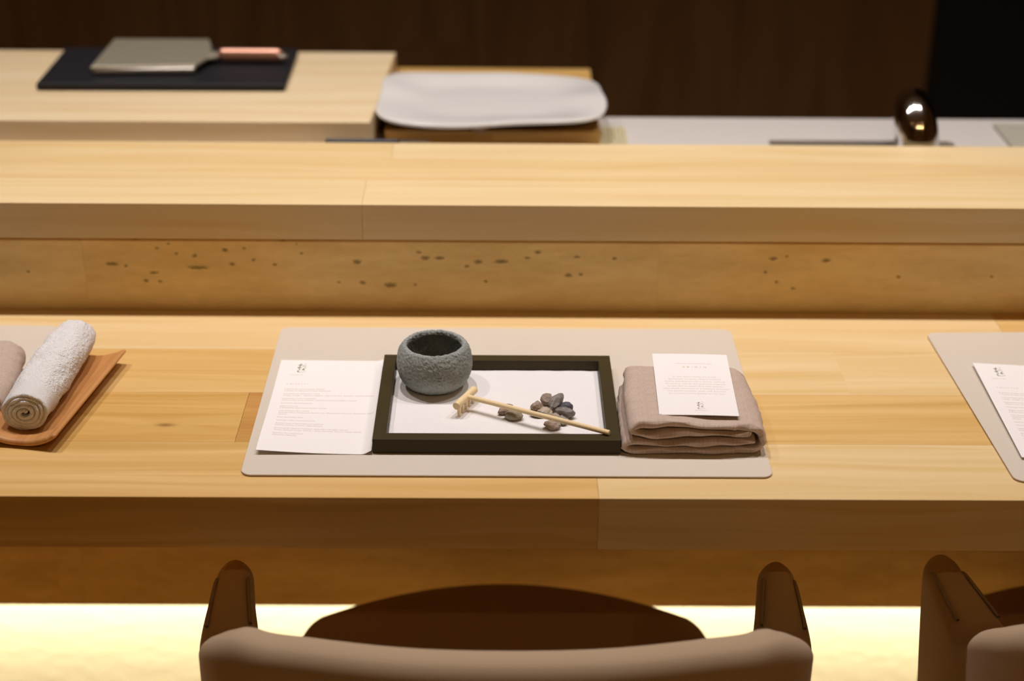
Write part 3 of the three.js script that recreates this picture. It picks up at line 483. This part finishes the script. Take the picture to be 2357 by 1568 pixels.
// ------------------------------------------------------------------ pebbles
{
  const PEBS = 'pebbles lying on the sand';
  const mk = (seed, sx, sy, sz, cuts, c0, c1, ang) => {
    const g = mergeVertices(new THREE.IcosahedronGeometry(1, 14).deleteAttribute('uv').deleteAttribute('normal'), 1e-5), p = g.attributes.position, v = new THREE.Vector3(), R = rng(seed), planes = [];
    for (let i = 0; i < cuts; i++) planes.push([new THREE.Vector3(R() - 0.5, (R() - 0.3) * 0.9, R() - 0.5).normalize(), 0.62 + 0.2 * R()]);
    const col = new Float32Array(p.count * 3);
    for (let i = 0; i < p.count; i++) {
      v.fromBufferAttribute(p, i);
      for (const [n, d] of planes) { const e = v.dot(n) - d; if (e > 0) v.addScaledVector(n, -e * 0.92); }
      v.multiplyScalar(1 + 0.07 * N3(v.x * 1.4 + seed, v.y * 1.4, v.z * 1.4) + 0.012 * N3(v.x * 3, v.y * 3 + seed, v.z * 3) + 0.003 * N3(v.x * 12, v.y * 12, v.z * 12 + seed));
      const q = clamp(0.5 + 0.6 * fbm3(v.x * 1.7 + seed, v.y * 4, v.z * 1.7, 3) + 0.18 * N3(v.x * 14, v.y * 14, v.z * 14), 0, 1);
      for (let k = 0; k < 3; k++) col[3 * i + k] = lerp(c0[k], c1[k], q);
      p.setXYZ(i, v.x * sx, v.y * sy, v.z * sz);
    }
    g.setAttribute('color', new THREE.BufferAttribute(col, 3)); g.rotateY(ang); g.computeVertexNormals(); g.computeBoundingBox(); g.translate(0, -g.boundingBox.min.y, 0); return g;
  };
  const pm = phy({ vertexColors: true, roughness: 0.5, specularIntensity: 0.7 });
  const tan0 = [0.42, 0.30, 0.21], tan1 = [0.24, 0.17, 0.125], grey0 = [0.27, 0.245, 0.215], grey1 = [0.15, 0.14, 0.13], navy0 = [0.16, 0.15, 0.17], navy1 = [0.028, 0.03, 0.045], cream0 = [0.60, 0.50, 0.37], cream1 = [0.42, 0.34, 0.25], olive0 = [0.36, 0.31, 0.21], olive1 = [0.22, 0.19, 0.13];
  const list = [ // seed, size (m), cuts, colours, turn, x, z, height above sand, label
    [1, 0.0088, 0.0042, 0.0058, 5, tan0, tan1, 0.5, -0.0012, 0.0392, 0, 'pinkish tan pebble half hidden under the rake handle, beyond the olive one'],
    [2, 0.0086, 0.0042, 0.0066, 2, olive0, olive1, 0.1, 0.0064, 0.0505, 0, 'smooth olive grey oval pebble just in front of the rake handle'],
    [3, 0.0063, 0.0044, 0.0058, 5, tan0, tan1, 0.3, 0.0272, 0.0325, 0, 'reddish brown pebble with a small dark hole, leftmost of the cluster'],
    [4, 0.0066, 0.0052, 0.0062, 4, [0.36, 0.27, 0.19], [0.22, 0.165, 0.125], -0.4, 0.0368, 0.0225, 0, 'rounded tan brown pebble at the back of the cluster'],
    [5, 0.0122, 0.0054, 0.0056, 2, grey0, [0.2, 0.17, 0.15], 1.15, 0.0446, 0.0290, 0.0022, 'long smooth grey-brown pebble standing across the middle of the cluster'],
    [6, 0.0060, 0.0046, 0.0058, 3, navy0, navy1, -0.6, 0.0536, 0.0355, 0, 'dark navy pebble behind the angular grey one'],
    [7, 0.0100, 0.0058, 0.0066, 9, grey0, grey1, -0.35, 0.0515, 0.0462, 0, 'angular grey pebble with flat broken faces'],
    [8, 0.0068, 0.0036, 0.0072, 3, cream0, cream1, 0.3, 0.034, 0.0412, 0, 'pale cream pebble in the middle of the cluster'],
    [9, 0.0078, 0.0030, 0.0036, 3, navy0, navy1, -0.22, 0.028, 0.047, 0.0004, 'thin dark slate pebble leaning on the cream one'],
    [10, 0.0050, 0.0036, 0.0056, 4, [0.5, 0.4, 0.28], tan1, 0.2, 0.0425, 0.0535, 0, 'small beige pebble between the angular grey stone and the handle'],
    [11, 0.0058, 0.0042, 0.0054, 3, [0.33, 0.31, 0.26], [0.2, 0.19, 0.165], 0.1, 0.0492, 0.0592, 0, 'round greenish grey pebble behind the rake handle'],
    [12, 0.0078, 0.0040, 0.0058, 5, [0.46, 0.36, 0.27], tan1, -0.15, 0.0398, 0.068, 0, 'flat reddish tan pebble in front of the rake handle'],
  ];
  for (const [s, a, b, c, k, c0, c1, an, x, z, up, label] of list) solo('pebble', mk(s, a, b, c, k, c0, c1, an), pm, label, 'pebble', [x, SAND - 0.0010 + up, z], 0, PEBS);
}

// ------------------------------------------------------------------ rolled towel on a wooden dish
{
  const path = [], halfW = 0.0325;
  for (let i = 0; i <= 16; i++) { const a = (i / 16 - 0.5) * 2; path.push([a * halfW, 0.0042 + 0.0105 * Math.pow(Math.abs(a), 2.6)]); }
  const g = ribbon(path, 0.0030, 0.17, 20, (x, y, z, s, u, o) => { const e = Math.abs(u - 0.5) * 2; const thin = o > 0 ? 1 : 1 - 0.0 * e; return [x, Math.max(0, y - 0.0011 * (1 + o) * smooth(e, 0.6, 1) * thin), z - 0.085]; }, 60);
  { const uv = g.attributes.uv; for (let i = 0; i < uv.count; i++) { const u = uv.getX(i), v = uv.getY(i); uv.setXY(i, v / WLX * 2, u / WLY); } }
  solo('wooden_dish', g, dishWood, 'narrow upcurved wooden dish holding the rolled white towel', 'dish', [-0.4105, Y0 + 0.0004, 0.0135], -0.155);
}
{ // towel: a spiral roll
  const path = [], turns = 4.6, r0 = 0.0028, r1 = 0.0192;
  for (let i = 0; i <= 120; i++) { const k = i / 120, a = k * turns * Math.PI * 2 + 0.9, r = lerp(r0, r1, Math.pow(k, 0.9)) * (1 + 0.06 * Math.sin(a * 2 + 1)); path.push([Math.cos(a) * r * 1.04, Math.sin(a) * r * 0.99]); }
  const L = 0.158, g = ribbon(path, 0.00178, L, 270, (x, y, z, s, u, o) => {
    const zz = z - L / 2, rr = Math.hypot(x, y), outer = smooth(u, 0.5, 0.62);
    const nx = x / (rr + 1e-6), ny = y / (rr + 1e-6);
    const plain = smooth(z, L - 0.026, L - 0.021);   // flat woven border at the near end
    const d = outer * (1 - 0.85 * plain) * (0.00042 * N3(x * 850, y * 850, zz * 850) + 0.0004 * N3(x * 430, y * 430, zz * 430) + 0.0004 * N3(x * 130, y * 130, zz * 130));
    const soft = 0.0012 * N3(x * 40, y * 40, zz * 26);
    const fat = 1 + 0.05 * Math.sin((zz / L + 0.5) * Math.PI) - 0.10 * smooth(-zz, L * 0.36, L * 0.5);
    let Y = y * fat + ny * (d + soft); Y = Y < -0.0175 ? -0.0175 + (Y + 0.0175) * 0.25 : Y;
    return [x * fat + nx * (d + soft), Y, zz + 0.0016 * (u - 0.5) * Math.sign(zz) * -2 + 0.0008 * N2(s * 60, 3)];
  }, 620);
  { const uv = g.attributes.uv; for (let i = 0; i < uv.count; i++) uv.setXY(i, uv.getX(i) * 14, uv.getY(i) * 14); }
  const t = solo('towel', g, terry, 'rolled white terry towel lying in the wooden dish', 'towel', [-0.4152, Y0 + 0.0004 + 0.0072 + 0.0184, 0.0025], -0.055);
}

// ------------------------------------------------------------------ tub chairs
{
  const t = thing('chair', 'taupe upholstered tub chair tucked under the counter in front of the sand tray', 'chair', [0, 0, 0], 0, 'upholstered chairs along the counter');
  // plan of the shell's middle line: left arm, rounded corners, gently bowed back, right arm
  const plan = new THREE.CatmullRomCurve3([[-0.2475, 0.066], [-0.2455, 0.11], [-0.2405, 0.16], [-0.2345, 0.205], [-0.2275, 0.243], [-0.2, 0.268], [-0.155, 0.279], [-0.08, 0.2915], [0, 0.295], [0.08, 0.2915], [0.155, 0.279], [0.2, 0.268], [0.2275, 0.243], [0.2345, 0.205], [0.2405, 0.16], [0.2455, 0.11], [0.2475, 0.066]].map(([x, z]) => new THREE.Vector3(x, 0, z)), false, 'centripetal');
  const NU = 150, NT = 44, yBot = Y0 - 0.40, thick = 0.019, len = plan.getLength();
  const topAt = (k) => { const s = Math.min(k, 1 - k); return lerp(Y0 - 0.122, Y0 - 0.068, smooth(s, 0.145, 0.255)); };
  const P = [], U = [], I = [], row = NT + 1, C = (NU + 1) * (NT + 1);
  for (let side = 0; side < 2; side++) for (let i = 0; i <= NU; i++) for (let j = 0; j <= NT; j++) {
    const v = j / NT, tv = v < 0.5 ? v * 1.7 : 0.85 + (v - 0.5) * 0.3, u0 = i / NU;
    const uu = u0 < 0.1 ? u0 * u0 * 5 + 0 : u0 > 0.9 ? 1 - (1 - u0) ** 2 * 5 : lerp(0.05, 0.95, (u0 - 0.1) / 0.8);
    // the arm's front edge: rounded at the tip, sloping back towards the seat
    const y01 = clamp(tv, 0, 1), cut = 0.105 * (1 - y01) ** 1.2 / len + (0.028 / len) * (1 - Math.sqrt(Math.max(0, 1 - Math.max(0, (y01 - 0.9) / 0.1) ** 2)));
    const k = lerp(cut, 1 - cut, uu), p = plan.getPointAt(k), tg = plan.getTangentAt(k), yT = topAt(k), y = lerp(yBot, yT, tv);
    const rimD = (yT - y), endD = Math.min(uu, 1 - uu) * len;
    const rw = (d, r) => d >= r ? 1 : Math.sqrt(Math.max(0, 1 - (1 - d / r) ** 2));
    const arm = 1 - smooth(Math.min(k, 1 - k), 0.14, 0.26);
    const th = thick * lerp(1.0, 0.85 + 0.5 * smooth(Math.min(k, 1 - k), 0.0, 0.16), arm) * rw(rimD, 0.022) * rw(endD, 0.02) * rw(y - yBot, 0.012);
    const sg = side ? -1 : 1, nx = tg.z, nz = -tg.x;   // outward
    const lean = 0.05 * (y - (Y0 - 0.1)) * (1 - arm);
    P.push(p.x - nx * sg * th, y, p.z - nz * sg * th + lean * 1.0); U.push(k * len * 30, y * 30);
  }
  for (let s = 0; s < 2; s++) for (let i = 0; i < NU; i++) for (let j = 0; j < NT; j++) { const a = s * C + i * row + j, b = a + row; if (s) I.push(a, a + 1, b, b, a + 1, b + 1); else I.push(a, b, a + 1, b, b + 1, a + 1); }
  let g = new THREE.BufferGeometry(); g.setAttribute('position', new THREE.Float32BufferAttribute(P, 3)); g.setAttribute('uv', new THREE.Float32BufferAttribute(U, 2)); g.setIndex(I);
  g = mergeVertices(g, 1e-6); g.computeVertexNormals(); part('backrest', g, upholstery, t);
  // piping along the tops of both arms
  for (const sd of [0, 1]) for (const off of [-1, 1]) {
    const pts = []; for (let i = 0; i <= 20; i++) { const k = lerp(0.042, 0.135, i / 20), p = plan.getPointAt(sd ? 1 - k : k), tg = plan.getTangentAt(sd ? 1 - k : k), h = 0.0125 + 0.0065 * smooth(k, 0.0, 0.16); pts.push(new THREE.Vector3(p.x + off * tg.z * h, Y0 - 0.1268 - 0.006 * Math.exp(-i / 1.5), p.z - off * tg.x * h)); }
    part('piping', new THREE.TubeGeometry(new THREE.CatmullRomCurve3(pts), 40, 0.0016, 8), pipingMat, t);
  }
  // seat cushion with a bowed front
  const s = new THREE.Shape(); s.moveTo(-0.196, -0.20);
  s.lineTo(-0.206, 0.0); s.bezierCurveTo(-0.208, 0.04, -0.203, 0.058, -0.19, 0.072); s.bezierCurveTo(-0.125, 0.114, -0.06, 0.1325, 0, 0.1325);
  s.bezierCurveTo(0.06, 0.1325, 0.125, 0.114, 0.19, 0.072); s.bezierCurveTo(0.203, 0.058, 0.208, 0.04, 0.206, 0.0); s.lineTo(0.196, -0.20); s.bezierCurveTo(0.16, -0.25, -0.16, -0.25, -0.196, -0.20);
  const c = new THREE.ExtrudeGeometry(s, { depth: 0.06, bevelEnabled: true, bevelSize: 0.006, bevelThickness: 0.018, bevelSegments: 8, curveSegments: 24 }); c.rotateX(-Math.PI / 2); c.translate(0, Y0 - 0.30 - 0.078, 0);
  part('seat', c, shadedUpholstery, t);
  part('seat_frame', box(-0.185, Y0 - 0.44, -0.09, 0.185, Y0 - 0.397, 0.22, 0.01), chairLeg, t);
  for (const [x, z] of [[-0.165, -0.07], [0.165, -0.07], [-0.165, 0.2], [0.165, 0.2]]) part('leg', new THREE.CylinderGeometry(0.016, 0.011, Y0 - 0.44, 16).translate(x, (Y0 - 0.44) / 2, z), chairLeg, t);
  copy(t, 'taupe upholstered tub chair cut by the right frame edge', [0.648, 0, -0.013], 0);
}

renderer.render(scene, camera);
